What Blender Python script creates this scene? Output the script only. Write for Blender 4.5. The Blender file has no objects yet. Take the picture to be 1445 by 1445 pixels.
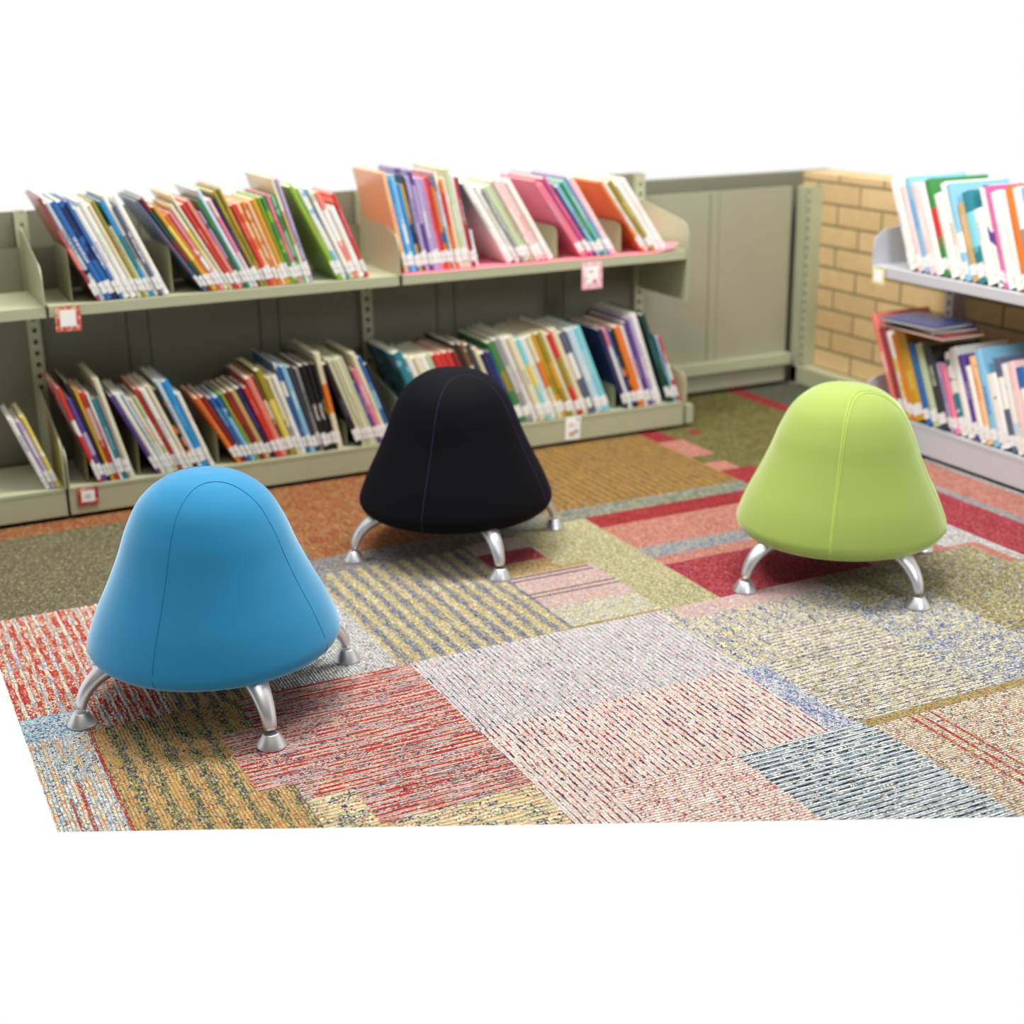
import bpy, bmesh, math, random
from mathutils import Vector, Matrix
random.seed(7)
C = bpy.context.scene.collection
SC = bpy.context.scene

# ------------------------------------------------------------------ camera
cam_d = bpy.data.cameras.new('camera')
cam = bpy.data.objects.new('camera', cam_d)
C.objects.link(cam)
fwd = Vector((0.41255231, 0.85426631, -0.31627467))
rgt = Vector((0.89823549, -0.43926531, -0.01479862))
upv = Vector((0.15157045, 0.27798393, 0.94855223))
M = Matrix((rgt, upv, -fwd)).transposed().to_4x4()
M.translation = Vector((0, 0, 1.13))
cam.matrix_world = M
cam_d.sensor_width = 36.0
cam_d.lens = 2002.33 / 1445 * 36.0
cam_d.clip_start = 0.05
cam_d.dof.use_dof = True
cam_d.dof.focus_distance = 2.4
cam_d.dof.aperture_fstop = 2.7
SC.camera = cam

# ------------------------------------------------------------------ light
w = bpy.data.worlds.new('world'); SC.world = w
w.use_nodes = True
w.node_tree.nodes['Background'].inputs[0].default_value = (1, 1, 1, 1)
w.node_tree.nodes['Background'].inputs[1].default_value = 1.0

def area(name, loc, target, sx, sy, power, col):
    d = bpy.data.lights.new(name, 'AREA'); d.shape = 'RECTANGLE'
    d.size = sx; d.size_y = sy; d.energy = power; d.color = col
    o = bpy.data.objects.new(name, d); C.objects.link(o)
    o.location = loc
    o.rotation_euler = (Vector(target) - Vector(loc)).to_track_quat('-Z', 'Y').to_euler()
    return o
# ceiling panels of the library and daylight from the windows to the right
area('ceiling_panel', (0.9, 3.1, 2.66), (0.9, 3.0, 0), 1.2, 0.6, 66, (1.0, 0.98, 0.92))
area('ceiling_panel', (2.3, 2.8, 2.66), (2.3, 2.7, 0), 1.2, 0.6, 46, (1.0, 0.99, 0.95))
area('ceiling_panel', (0.2, 1.5, 2.66), (0.2, 1.5, 0), 1.2, 0.6, 16, (1.0, 0.98, 0.92))
wl = area('window_daylight', (1.7, 0.2, 1.9), (2.75, 2.9, 0.45), 0.7, 0.7, 7, (0.86, 0.92, 1.0))
wl.data.spread = math.radians(70)

SC.view_settings.view_transform = 'Standard'
SC.view_settings.look = 'None'
SC.view_settings.exposure = 0.0
SC.view_settings.gamma = 1.0
SC.view_settings.use_curve_mapping = False

# ------------------------------------------------------------------ helpers
def lin(c):
    return tuple(((x / 255.0) / 12.92 if x / 255.0 <= 0.04045 else ((x / 255.0 + 0.055) / 1.055) ** 2.4) for x in c) + (1.0,)

def new_mat(name):
    m = bpy.data.materials.new(name); m.use_nodes = True
    nt = m.node_tree
    return m, nt, nt.nodes['Principled BSDF']

def N(nt, typ, **kw):
    n = nt.nodes.new(typ)
    for k, v in kw.items(): setattr(n, k, v)
    return n

def math_n(nt, op, a, b=None, c=None):
    n = nt.nodes.new('ShaderNodeMath'); n.operation = op
    for i, v in enumerate((a, b, c)):
        if v is None: continue
        if isinstance(v, (int, float)): n.inputs[i].default_value = v
        else: nt.links.new(v, n.inputs[i])
    return n.outputs[0]

def plain(name, col, rough=0.5, metal=0.0, spec=0.5, noise=0.0, nscale=60.0, bump=0.0, bscale=400.0):
    m, nt, b = new_mat(name)
    b.inputs['Roughness'].default_value = rough
    b.inputs['Metallic'].default_value = metal
    b.inputs['Specular IOR Level'].default_value = spec
    b.inputs['Base Color'].default_value = lin(col)
    if noise > 0:
        tc = N(nt, 'ShaderNodeTexCoord'); nz = N(nt, 'ShaderNodeTexNoise')
        nz.inputs['Scale'].default_value = nscale; nz.inputs['Detail'].default_value = 4
        nt.links.new(tc.outputs['Object'], nz.inputs['Vector'])
        mx = N(nt, 'ShaderNodeMix', data_type='RGBA')
        a = lin(col)
        mx.inputs['A'].default_value = tuple(x * (1 - noise) for x in a[:3]) + (1,)
        mx.inputs['B'].default_value = tuple(min(1, x * (1 + noise)) for x in a[:3]) + (1,)
        nt.links.new(nz.outputs[0], mx.inputs['Factor'])
        nt.links.new(mx.outputs['Result'], b.inputs['Base Color'])
    if bump > 0:
        tc = N(nt, 'ShaderNodeTexCoord'); nz = N(nt, 'ShaderNodeTexNoise')
        nz.inputs['Scale'].default_value = bscale
        nt.links.new(tc.outputs['Object'], nz.inputs['Vector'])
        bp = N(nt, 'ShaderNodeBump'); bp.inputs['Strength'].default_value = bump
        bp.inputs['Distance'].default_value = 0.002
        nt.links.new(nz.outputs[0], bp.inputs['Height']); nt.links.new(bp.outputs[0], b.inputs['Normal'])
    return m

def add_box(bm, lo, hi, mi=0):
    x0, y0, z0 = lo; x1, y1, z1 = hi
    v = [bm.verts.new(p) for p in ((x0,y0,z0),(x1,y0,z0),(x1,y1,z0),(x0,y1,z0),(x0,y0,z1),(x1,y0,z1),(x1,y1,z1),(x0,y1,z1))]
    for f in ((0,3,2,1),(4,5,6,7),(0,1,5,4),(1,2,6,5),(2,3,7,6),(3,0,4,7)):
        fc = bm.faces.new([v[i] for i in f]); fc.material_index = mi

def bx(*boxes, bevel=0.0):
    bm = bmesh.new()
    for lo, hi in boxes:
        add_box(bm, lo, hi)
    if bevel:
        bmesh.ops.bevel(bm, geom=list(bm.edges), offset=bevel, segments=2, affect='EDGES')
    return bm

def prism(poly, axis, a0, a1, bevel=0.0):
    """extrude a 2D polygon (list of pairs) along axis 'x','y' or 'z'"""
    bm = bmesh.new()
    def P(p, a):
        return (a, p[0], p[1]) if axis == 'x' else ((p[0], a, p[1]) if axis == 'y' else (p[0], p[1], a))
    A = [bm.verts.new(P(p, a0)) for p in poly]; B = [bm.verts.new(P(p, a1)) for p in poly]
    bm.faces.new(A); bm.faces.new(B[::-1])
    n = len(poly)
    for i in range(n):
        bm.faces.new((A[i], B[i], B[(i+1) % n], A[(i+1) % n]))
    bmesh.ops.recalc_face_normals(bm, faces=list(bm.faces))
    if bevel:
        bmesh.ops.bevel(bm, geom=list(bm.edges), offset=bevel, segments=2, affect='EDGES')
    return bm

def obj(name, bm, mat, parent=None, smooth=False, loc=None, rot=None):
    me = bpy.data.meshes.new(name)
    if isinstance(bm, bmesh.types.BMesh):
        bmesh.ops.recalc_face_normals(bm, faces=list(bm.faces))
        bm.to_mesh(me); bm.free()
    else:
        me = bm
    for m in (mat if isinstance(mat, (list, tuple)) else [mat]):
        me.materials.append(m)
    if smooth:
        for p in me.polygons: p.use_smooth = True
    o = bpy.data.objects.new(name, me); C.objects.link(o)
    if parent: o.parent = parent
    if loc: o.location = loc
    if rot: o.rotation_euler = rot
    return o

def tag(o, label=None, cat=None, group=None, kind=None):
    if label: o['label'] = label
    if cat: o['category'] = cat
    if group: o['group'] = group
    if kind: o['kind'] = kind
    return o

def thing(name, label, cat, loc=(0, 0, 0), rot=(0, 0, 0), group=None):
    o = bpy.data.objects.new(name, None); C.objects.link(o)
    o.empty_display_size = 0.05
    o.location = loc; o.rotation_euler = rot
    return tag(o, label, cat, group)

# ------------------------------------------------------------------ carpet materials
def carpet(name, palA, palB=None, dirn='V', pitch=0.007, seg=0.016, period=0.0, duty=0.5, blot=0.0, fleck=0.55, rand=0.35):
    """tufted rows: dirn = direction in which the yarn rows run ('U' = world x, 'V' = world y)"""
    m, nt, b = new_mat(name)
    b.inputs['Roughness'].default_value = 0.95
    b.inputs['Specular IOR Level'].default_value = 0.1
    tc = N(nt, 'ShaderNodeTexCoord'); sp = N(nt, 'ShaderNodeSeparateXYZ')
    nt.links.new(tc.outputs['Object'], sp.inputs[0])
    x, y = sp.outputs[0], sp.outputs[1]
    ac, al = (x, y) if dirn == 'V' else (y, x)
    nz = N(nt, 'ShaderNodeTexNoise'); nz.inputs['Scale'].default_value = 25
    nt.links.new(tc.outputs['Object'], nz.inputs['Vector'])
    wob = math_n(nt, 'MULTIPLY', math_n(nt, 'SUBTRACT', nz.outputs[0], 0.5), pitch * 1.2)
    acw = math_n(nt, 'ADD', ac, wob)
    rowf = math_n(nt, 'DIVIDE', acw, pitch)
    row = math_n(nt, 'FLOOR', rowf)
    w1 = N(nt, 'ShaderNodeTexWhiteNoise', noise_dimensions='1D'); nt.links.new(row, w1.inputs['W'])
    sg = math_n(nt, 'FLOOR', math_n(nt, 'ADD', math_n(nt, 'DIVIDE', al, seg), math_n(nt, 'MULTIPLY', w1.outputs[0], 7.3)))
    cb = N(nt, 'ShaderNodeCombineXYZ'); nt.links.new(row, cb.inputs[0]); nt.links.new(sg, cb.inputs[1])
    w2 = N(nt, 'ShaderNodeTexWhiteNoise', noise_dimensions='2D'); nt.links.new(cb.outputs[0], w2.inputs['Vector'])
    # fine tuft flecks
    sc = N(nt, 'ShaderNodeVectorMath', operation='SCALE'); sc.inputs['Scale'].default_value = 330.0
    nt.links.new(tc.outputs['Object'], sc.inputs[0])
    vo = N(nt, 'ShaderNodeTexVoronoi'); vo.inputs['Scale'].default_value = 1.0
    nt.links.new(sc.outputs[0], vo.inputs['Vector'])
    w3 = N(nt, 'ShaderNodeTexWhiteNoise', noise_dimensions='3D'); nt.links.new(vo.outputs['Color'], w3.inputs['Vector'])
    key = math_n(nt, 'FRACT', math_n(nt, 'ADD', w2.outputs[0], math_n(nt, 'MULTIPLY', math_n(nt, 'SUBTRACT', w3.outputs[0], 0.5), rand * 2)))
    def ramp(pal):
        r = N(nt, 'ShaderNodeValToRGB'); r.color_ramp.interpolation = 'CONSTANT'
        tot = sum(p[1] for p in pal); acc = 0
        el = r.color_ramp.elements
        for i, (c, wt) in enumerate(pal):
            if i == 0: e = el[0]; e.position = 0
            elif i == 1: e = el[1]; e.position = acc / tot
            else: e = el.new(acc / tot)
            e.color = lin(c); acc += wt
        if len(pal) == 1: el[1].color = lin(pal[0][0])
        nt.links.new(key, r.inputs[0]); return r.outputs[0]
    col = ramp(palA)
    if palB:
        colB = ramp(palB)
        nb = N(nt, 'ShaderNodeTexNoise'); nb.inputs['Scale'].default_value = 14 if blot else 1
        nb.inputs['Detail'].default_value = 3
        if blot: nt.links.new(tc.outputs['Object'], nb.inputs['Vector'])
        else:
            ms = N(nt, 'ShaderNodeMapping'); ms.inputs['Scale'].default_value = (12, 60, 1) if dirn == 'U' else (60, 12, 1)
            nt.links.new(tc.outputs['Object'], ms.inputs[0]); nt.links.new(ms.outputs[0], nb.inputs['Vector'])
        if period:
            fr = math_n(nt, 'FRACT', math_n(nt, 'DIVIDE', ac, period))
            tri = math_n(nt, 'ABSOLUTE', math_n(nt, 'SUBTRACT', fr, 0.5))
            v = math_n(nt, 'ADD', tri, math_n(nt, 'MULTIPLY', math_n(nt, 'SUBTRACT', w2.outputs[0], 0.5), 0.28))
            v = math_n(nt, 'ADD', v, math_n(nt, 'MULTIPLY', math_n(nt, 'SUBTRACT', nb.outputs[0], 0.5), 0.5 * (1 if not blot else blot)))
            sel = math_n(nt, 'GREATER_THAN', v, duty * 0.5)
        else:
            v = math_n(nt, 'ADD', nb.outputs[0], math_n(nt, 'MULTIPLY', math_n(nt, 'SUBTRACT', w2.outputs[0], 0.5), 0.45))
            sel = math_n(nt, 'GREATER_THAN', v, 1 - duty)
        mx = N(nt, 'ShaderNodeMix', data_type='RGBA')
        nt.links.new(sel, mx.inputs['Factor']); nt.links.new(col, mx.inputs['A']); nt.links.new(colB, mx.inputs['B'])
        col = mx.outputs['Result']
    # yarn tone variation
    mv = N(nt, 'ShaderNodeHueSaturation')
    nt.links.new(math_n(nt, 'ADD', 1 - fleck / 2, math_n(nt, 'MULTIPLY', w3.outputs[0], fleck)), mv.inputs['Value'])
    nt.links.new(col, mv.inputs['Color'])
    nt.links.new(mv.outputs[0], b.inputs['Base Color'])
    # ribs and tufts in relief
    rib = math_n(nt, 'SINE', math_n(nt, 'MULTIPLY', rowf, 6.2832))
    hgt = math_n(nt, 'ADD', math_n(nt, 'MULTIPLY', rib, 0.5), math_n(nt, 'MULTIPLY', w3.outputs[0], 0.7))
    bp = N(nt, 'ShaderNodeBump'); bp.inputs['Strength'].default_value = 0.9; bp.inputs['Distance'].default_value = 0.004
    nt.links.new(hgt, bp.inputs['Height']); nt.links.new(bp.outputs[0], b.inputs['Normal'])
    return m

cream = (226, 214, 184); white = (226, 222, 218); navy = (62, 70, 104); blue = (98, 112, 168); red = (176, 66, 60)
rust = (156, 92, 58); gold = (196, 158, 92); tan = (212, 172, 120); olive = (128, 124, 76); dkol = (86, 82, 58)
grey = (150, 146, 140); pink = (224, 172, 164); salmon = (214, 130, 112); crim = (158, 50, 62); black = (44, 42, 50)
lilac = (196, 186, 198); pale = (196, 208, 214); khaki = (186, 178, 132)
CM = {}
def cm(k, *a, **kw):
    CM[k] = carpet('carpet_' + k, *a, **kw)
cm('stripe_grey', [(pale, 4), (white, 2), ((132, 146, 158), 3), (cream, 2), (navy, 1)], [(cream, 2), (tan, 1), (salmon, .6)], dirn='V', pitch=.006, period=.022, duty=.75)
cm('light_blue', [((150, 184, 204), 4), (white, 2), ((70, 96, 130), 2), (pale, 2)], dirn='U', pitch=.007)
cm('red_dash', [(red, 5), (salmon, 1), (cream, 2)], [(cream, 4), (lilac, 2), (grey, 2), (blue, 1)], dirn='V', pitch=.009, seg=.03, period=.021, duty=.6)
cm('green_gold', [(gold, 2), (khaki, 3), (tan, 2)], [(olive, 2), (grey, 2), (navy, 1)], dirn='V', pitch=.008, period=.026, duty=.5)
cm('mustard', [(tan, 4), (gold, 3), ((188, 124, 70), 2), (khaki, 1.5), (navy, .8)], [(navy, 3), (olive, 4), (khaki, 2.5), (gold, 1.5)], dirn='V', pitch=.006, seg=.010, period=.037, duty=.5)
cm('red_streak', [(red, 4), ((200, 96, 84), 2), (pink, 2), (cream, 1.5), (navy, .6)], [(pink, 3), (cream, 3), (lilac, 2.5), (grey, 2), (red, .8), (navy, 1)], dirn='U', pitch=.0065, seg=.045, period=.013, duty=.5, rand=.2)
cm('gold_dash', [(cream, 4), (tan, 3), (khaki, 3), (navy, 2), (salmon, 1)], [(navy, 2), (cream, 3), (khaki, 2)], dirn='U', pitch=.010, seg=.02, duty=.45)
cm('grey_speck', [(pale, 3), (lilac, 3), (cream, 2), (grey, 3), (navy, 1), (white, 2)], dirn='V', pitch=.006, seg=.007)
cm('blue_gold', [(gold, 2), (khaki, 3.4), (cream, 3), (grey, .8)], [(blue, 2.4), (navy, 1.2), (grey, 3), (khaki, 2)], dirn='V', pitch=.006, seg=.010, period=.036, duty=.52)
cm('grey_band', [((128, 124, 124), 4), (grey, 3), (dkol, 1), (lilac, 1)], dirn='U', pitch=.006, seg=.008)
cm('greygreen_band', [((116, 128, 118), 4), (khaki, 3), (blue, 1.4), (olive, 2)], dirn='U', pitch=.006, seg=.012)
cm('olive_grey', [((104, 98, 76), 5), ((126, 120, 96), 4), (dkol, 2), (khaki, 1)], dirn='U', pitch=.007, seg=.008)
cm('rust', [(rust, 4), ((140, 62, 52), 3), ((170, 136, 78), 3), (olive, 2)], [((138, 58, 58), 3), (rust, 2), ((176, 140, 96), 1.4), (olive, 1)], dirn='V', pitch=.008, seg=.016, duty=.5, blot=1)
cm('brown_gold', [((158, 122, 62), 5), ((172, 130, 78), 3), ((130, 96, 48), 2), (grey, .6)], [((136, 108, 58), 3), ((110, 94, 66), 1.2)], dirn='V', pitch=.008, seg=.02, period=.024, duty=.6, rand=.3)
cm('khaki', [(khaki, 5), ((170, 164, 118), 3), (cream, 2), (olive, 1.2), (grey, 1)], dirn='V', pitch=.006, seg=.007)
cm('pink_band', [(pink, 3), (lilac, 3), (cream, 2), ((206, 156, 152), 2)], dirn='U', pitch=.005, seg=.007)
cm('cream_band', [(cream, 4), (khaki, 3), (pale, 2), (grey, 1)], dirn='U', pitch=.005, seg=.007)
cm('olive_band', [(khaki, 3), (gold, 2), (salmon, 1), (olive, 2)], dirn='U', pitch=.005, seg=.007)
cm('dark_line', [(black, 3), (dkol, 1)], dirn='U', pitch=.004, seg=.02)
cm('crimson', [(crim, 5), ((184, 84, 92), 3), ((120, 40, 58), 2), ((190, 120, 120), .8)], dirn='U', pitch=.007, seg=.007)
cm('red_band', [((146, 44, 52), 6), ((166, 58, 56), 3), ((176, 100, 96), .8)], dirn='U', pitch=.007, seg=.02)
cm('salmon', [((184, 108, 94), 3), ((204, 150, 140), 4), ((180, 100, 100), 2), ((190, 152, 112), 1.5)], dirn='V', pitch=.006, seg=.012)
cm('bluegrey_band', [((146, 148, 160), 4), (blue, 2), (khaki, 3)], dirn='U', pitch=.006, seg=.01)
cm('olive_green', [((104, 100, 52), 5), ((122, 112, 62), 3), ((86, 88, 48), 3), ((130, 98, 62), 1)], [((126, 112, 76), 3), ((92, 96, 78), 2), (olive, 2)], dirn='V', pitch=.008, seg=.012, duty=.45, blot=1)
cm('dark_grey', [((88, 90, 78), 5), ((104, 106, 90), 3)], dirn='U', pitch=.007)
cm('lilac_line', [(white, 6), ((216, 212, 222), 4), (pale, 2), (lilac, 1)], [((84, 82, 100), 3), (lilac, 2), (pink, 1.2), (white, 1)], dirn='V', pitch=.0052, seg=.014, period=.0104, duty=.6, rand=.15)
cm('red_white', [(white, 5), ((236, 214, 206), 3), (cream, 2)], [(red, 3), (navy, 1.6), (pink, 1.5), (white, 2)], dirn='V', pitch=.006, seg=.011, period=.012, duty=.55, rand=.15)
cm('pink_white', [((230, 206, 200), 4), (white, 4), (red, 1.2), (navy, .8), (cream, 2), ((216, 150, 142), 2)], dirn='U', pitch=.007, seg=.008)
cm('blue_line', [(blue, 4), (white, 3), (lilac, 2), (pale, 2)], dirn='V', pitch=.006, seg=.012)
cm('cream_navy', [(cream, 4), (white, 3), ((214, 202, 160), 3), (blue, .8), (grey, 1)], [(navy, 2.2), (blue, 2), (cream, 2.5), (khaki, 1.5), (grey, 1)], dirn='U', pitch=.0065, seg=.014, period=.013, duty=.5, rand=.3)
cm('yellow_blue', [(cream, 3), (khaki, 3), (blue, 1.6)], [(blue, 2), (navy, 1), (cream, 3)], dirn='V', pitch=.007, seg=.012, period=.03, duty=.5)
cm('blue_mix', [(khaki, 3), (cream, 2), (blue, 2.5), (navy, 1), (pale, 1.5)], dirn='U', pitch=.009, seg=.012)
cm('khaki_navy', [(khaki, 3), (olive, 3), ((168, 148, 84), 3), (navy, 1.4), (blue, 1), (cream, 1.4)], dirn='U', pitch=.007, seg=.009)
cm('black_white', [((206, 218, 222), 6), (white, 3), (pale, 4)], [((50, 54, 66), 3.4), ((130, 146, 160), 2.4), (white, 1.5)], dirn='U', pitch=.006, seg=.012, period=.0122, duty=.5, rand=.15)
cm('cream_multi', [(cream, 4), (white, 3), (tan, 2), (grey, 2), (salmon, 1.2), (navy, 1.2)], dirn='U', pitch=.006, seg=.007)
cm('red_line', [((186, 70, 66), 5), (salmon, 1), (cream, 1)], dirn='V', pitch=.004, seg=.03)

# ------------------------------------------------------------------ floor
RECTS = [  # u0, v0, u1, v1, carpet  (metres on the floor; later entries lie over earlier ones)
 (-1, 0.4, 3.2, 4.1, 'khaki_navy'),
 (-1, 0.4, .30, 2.325, 'stripe_grey'), (.296, .4, .302, 2.325, 'red_line'), (.246, .4, .252, 2.15, 'red_line'), (.228, .4, .232, 2.1, 'red_line'),
 (-1, 2.325, .30, 2.42, 'light_blue'), (-1, 2.42, .45, 2.92, 'red_dash'), (.30, 2.325, .45, 2.42, 'red_dash'), (.45, 2.325, .64, 2.92, 'green_gold'),
 (-1, 2.92, .92, 3.45, 'olive_grey'), (-1, 3.45, .92, 4.1, 'rust'), (.92, 2.95, 1.49, 4.1, 'rust'),
 (.302, .4, .56, 2.325, 'mustard'), (.56, 1.92, .90, 2.325, 'red_streak'), (.50, 1.98, .57, 2.20, 'red_streak'), (.60, 1.80, .90, 1.95, 'red_streak'),
 (.56, .4, .90, 1.80, 'gold_dash'), (.56, 1.8, .64, 1.92, 'gold_dash'),
 (.64, 2.325, .90, 2.90, 'grey_speck'), (.88, 2.325, 1.26, 2.92, 'blue_gold'), (.82, 2.86, 1.49, 2.96, 'grey_band'),
 (1.26, 2.325, 1.52, 2.88, 'pink_band'), (1.26, 2.72, 1.50, 2.80, 'crimson'), (1.26, 2.64, 1.50, 2.72, 'olive_band'),
 (1.26, 2.335, 1.48, 2.44, 'cream_band'), (1.26, 2.325, 1.55, 2.335, 'olive_band'),
 (1.26, 2.627, 1.46, 2.633, 'dark_line'), (1.26, 2.607, 1.46, 2.613, 'dark_line'), (1.26, 2.527, 1.49, 2.532, 'dark_line'), (1.26, 2.507, 1.49, 2.512, 'dark_line'),
 (1.47, 2.325, 1.61, 2.92, 'khaki'), (1.40, 2.66, 1.48, 2.90, 'khaki'),
 (1.44, 2.92, 2.13, 3.0, 'greygreen_band'), (1.49, 3.0, 2.13, 4.1, 'brown_gold'),
 (1.61, 2.325, 2.24, 2.60, 'crimson'), (1.61, 2.55, 2.3, 2.60, 'salmon'), (1.61, 2.60, 2.3, 2.67, 'bluegrey_band'),
 (1.61, 2.67, 2.3, 2.84, 'salmon'), (1.61, 2.84, 2.24, 2.925, 'red_band'),
 (2.13, 2.92, 2.67, 4.1, 'olive_green'), (2.13, 2.93, 2.235, 3.10, 'red_band'), (2.13, 3.10, 2.20, 3.18, 'salmon'), (2.13, 3.25, 2.215, 3.42, 'salmon'), (2.13, 3.42, 2.20, 3.56, 'red_band'), (2.28,3.45,2.31,3.50,'red_band'),
 (2.67, 2.92, 2.725, 4.1, 'red_band'), (2.725, 2.92, 3.2, 4.1, 'dark_grey'),
 (2.24, 2.20, 2.36, 2.92, 'grey_speck'), (2.36, 2.20, 2.52, 2.92, 'crimson'), (2.52, 2.20, 2.55, 2.92, 'bluegrey_band'), (2.55, 2.2, 2.68, 2.92, 'salmon'), (2.68, 2.2, 2.72, 2.92, 'grey_speck'), (2.72, 2.2, 3.2, 2.92, 'salmon'),
 (2.02, 2.20, 2.24, 2.50, 'salmon'), (2.24, 2.2, 2.33, 2.34, 'salmon'),
 (.90, 2.01, 1.455, 2.325, 'lilac_line'), (.90, 1.73, 1.455, 2.01, 'red_white'), (.90, .4, 1.24, 1.73, 'pink_white'), (.90, 1.5, 1.0, 1.73, 'red_white'),
 (1.435, 1.73, 1.49, 2.01, 'blue_line'), (1.49, 1.73, 1.80, 2.325, 'cream_navy'), (1.80, 1.73, 2.3, 2.325, 'blue_mix'), (1.455, 2.01, 1.56, 2.325, 'yellow_blue'), (1.49, 2.12, 1.76, 2.26, 'yellow_blue'),
 (1.49, 2.26, 1.85, 2.325, 'pink_band'), (1.85, 2.15, 2.3, 2.325, 'khaki_navy'), (2.02, 1.9, 2.3, 2.2, 'khaki_navy'),
 (1.24, .4, 1.51, 1.73, 'black_white'), (1.51, .4, 2.4, 1.73, 'cream_multi'), (1.585, .4, 1.592, 1.73, 'red_line'), (1.605, .4, 1.612, 1.73, 'red_line'), (1.63, .4, 1.636, 1.73, 'red_line'), (1.5, 1.71, 2.3, 1.735, 'olive_band'),
]
us = sorted({round(r[0], 4) for r in RECTS} | {round(r[2], 4) for r in RECTS})
vs = sorted({round(r[1], 4) for r in RECTS} | {round(r[3], 4) for r in RECTS})
keys = list(CM.keys())
bm = bmesh.new(); gv = {}
def vtx(i, j):
    if (i, j) not in gv: gv[(i, j)] = bm.verts.new((us[i], vs[j], 0))
    return gv[(i, j)]
for i in range(len(us) - 1):
    for j in range(len(vs) - 1):
        cx, cy = (us[i] + us[i+1]) / 2, (vs[j] + vs[j+1]) / 2
        k = None
        for r in RECTS:
            if r[0] < cx < r[2] and r[1] < cy < r[3]: k = r[4]
        if k is None: continue
        f = bm.faces.new((vtx(i, j), vtx(i+1, j), vtx(i+1, j+1), vtx(i, j+1)))
        f.material_index = keys.index(k)
def cut(co, no):
    bmesh.ops.bisect_plane(bm, geom=list(bm.verts) + list(bm.edges) + list(bm.faces), plane_co=co, plane_no=no, clear_outer=True)
FU0 = .195
cut((FU0, 0, 0), (-1, 0, 0)); cut((3.0, 0, 0), (1, 0, 0)); cut((0, 3.95, 0), (0, 1, 0))
g = Vector((.43488, .90048, 0))          # the built piece of floor starts 1.89 m from the photographer
cut(g * 1.89, -g)
floor = tag(obj('floor', bm, [CM[k] for k in keys]), kind='structure')

# ------------------------------------------------------------------ walls
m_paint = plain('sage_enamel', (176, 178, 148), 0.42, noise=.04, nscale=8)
m_panel = plain('sage_enamel_shaded', (122, 121, 100), 0.5, noise=.06, nscale=6)  # darker copy of the enamel; shade behind the books is in the colour
m_paint_daylit = plain('sage_enamel_daylit', (196, 196, 202), 0.4, noise=.03, nscale=8)  # same enamel made paler and cooler: window light painted into the colour
m_gap_shade = plain('gap_shade', (22, 20, 20), 0.8)  # near-black strip under the bases; the gap's shade is painted in
m_wall = plain('wall_paint', (120, 118, 98), 0.8)

def brick_mat():
    m, nt, b = new_mat('buff_brick')
    b.inputs['Roughness'].default_value = 0.85
    tc = N(nt, 'ShaderNodeTexCoord'); sp = N(nt, 'ShaderNodeSeparateXYZ'); cb = N(nt, 'ShaderNodeCombineXYZ')
    nt.links.new(tc.outputs['Object'], sp.inputs[0])
    nt.links.new(sp.outputs[1], cb.inputs[0]); nt.links.new(sp.outputs[2], cb.inputs[1])
    mp = N(nt, 'ShaderNodeMapping'); mp.inputs['Location'].default_value = (.05, .005, 0)
    nt.links.new(cb.outputs[0], mp.inputs[0])
    br = N(nt, 'ShaderNodeTexBrick')
    br.inputs['Scale'].default_value = 1; br.inputs['Brick Width'].default_value = .215
    br.inputs['Row Height'].default_value = .068; br.inputs['Mortar Size'].default_value = .0048
    br.inputs['Mortar Smooth'].default_value = .2; br.inputs['Bias'].default_value = -.3
    br.inputs['Color1'].default_value = lin((214, 184, 134)); br.inputs['Color2'].default_value = lin((196, 164, 116))
    br.inputs['Mortar'].default_value = lin((140, 124, 88))
    nt.links.new(mp.outputs[0], br.inputs[0])
    nz = N(nt, 'ShaderNodeTexNoise'); nz.inputs['Scale'].default_value = 30; nz.inputs['Detail'].default_value = 5
    nt.links.new(tc.outputs['Object'], nz.inputs['Vector'])
    hs = N(nt, 'ShaderNodeHueSaturation')
    nt.links.new(math_n(nt, 'ADD', .85, math_n(nt, 'MULTIPLY', nz.outputs[0], .3)), hs.inputs['Value'])
    nt.links.new(br.outputs['Color'], hs.inputs['Color']); nt.links.new(hs.outputs[0], b.inputs['Base Color'])
    bp = N(nt, 'ShaderNodeBump'); bp.inputs['Strength'].default_value = .7; bp.inputs['Distance'].default_value = .006
    nt.links.new(math_n(nt, 'SUBTRACT', math_n(nt, 'MULTIPLY', nz.outputs[0], .2), br.outputs['Fac']), bp.inputs['Height'])
    nt.links.new(bp.outputs[0], b.inputs['Normal'])
    return m
m_brick = brick_mat()
# the rest of the room, behind and beside the photographer
m_room = plain('room_paint', (100, 97, 90), .85)
tag(obj('ceiling', bx(((-3.0, -2.6, 2.70), (4.6, 3.95, 2.76))), plain('ceiling_paint', (190, 188, 182), .9)), kind='structure')
tag(obj('wall_front', bx(((-3.0, -2.66, 0), (4.6, -2.60, 2.70))), m_room), kind='structure')
tag(obj('wall_left', bx(((-3.06, -2.6, 0), (-3.0, 3.0, 2.70))), m_room), kind='structure')
tag(obj('wall_back', bx(((FU0, 3.90, 0), (3.10, 3.95, .70))), m_wall), kind='structure')
tag(obj('wall_right', bx(((2.975, 2.0, 0), (3.10, 3.90, .70))), m_brick), kind='structure')

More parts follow.
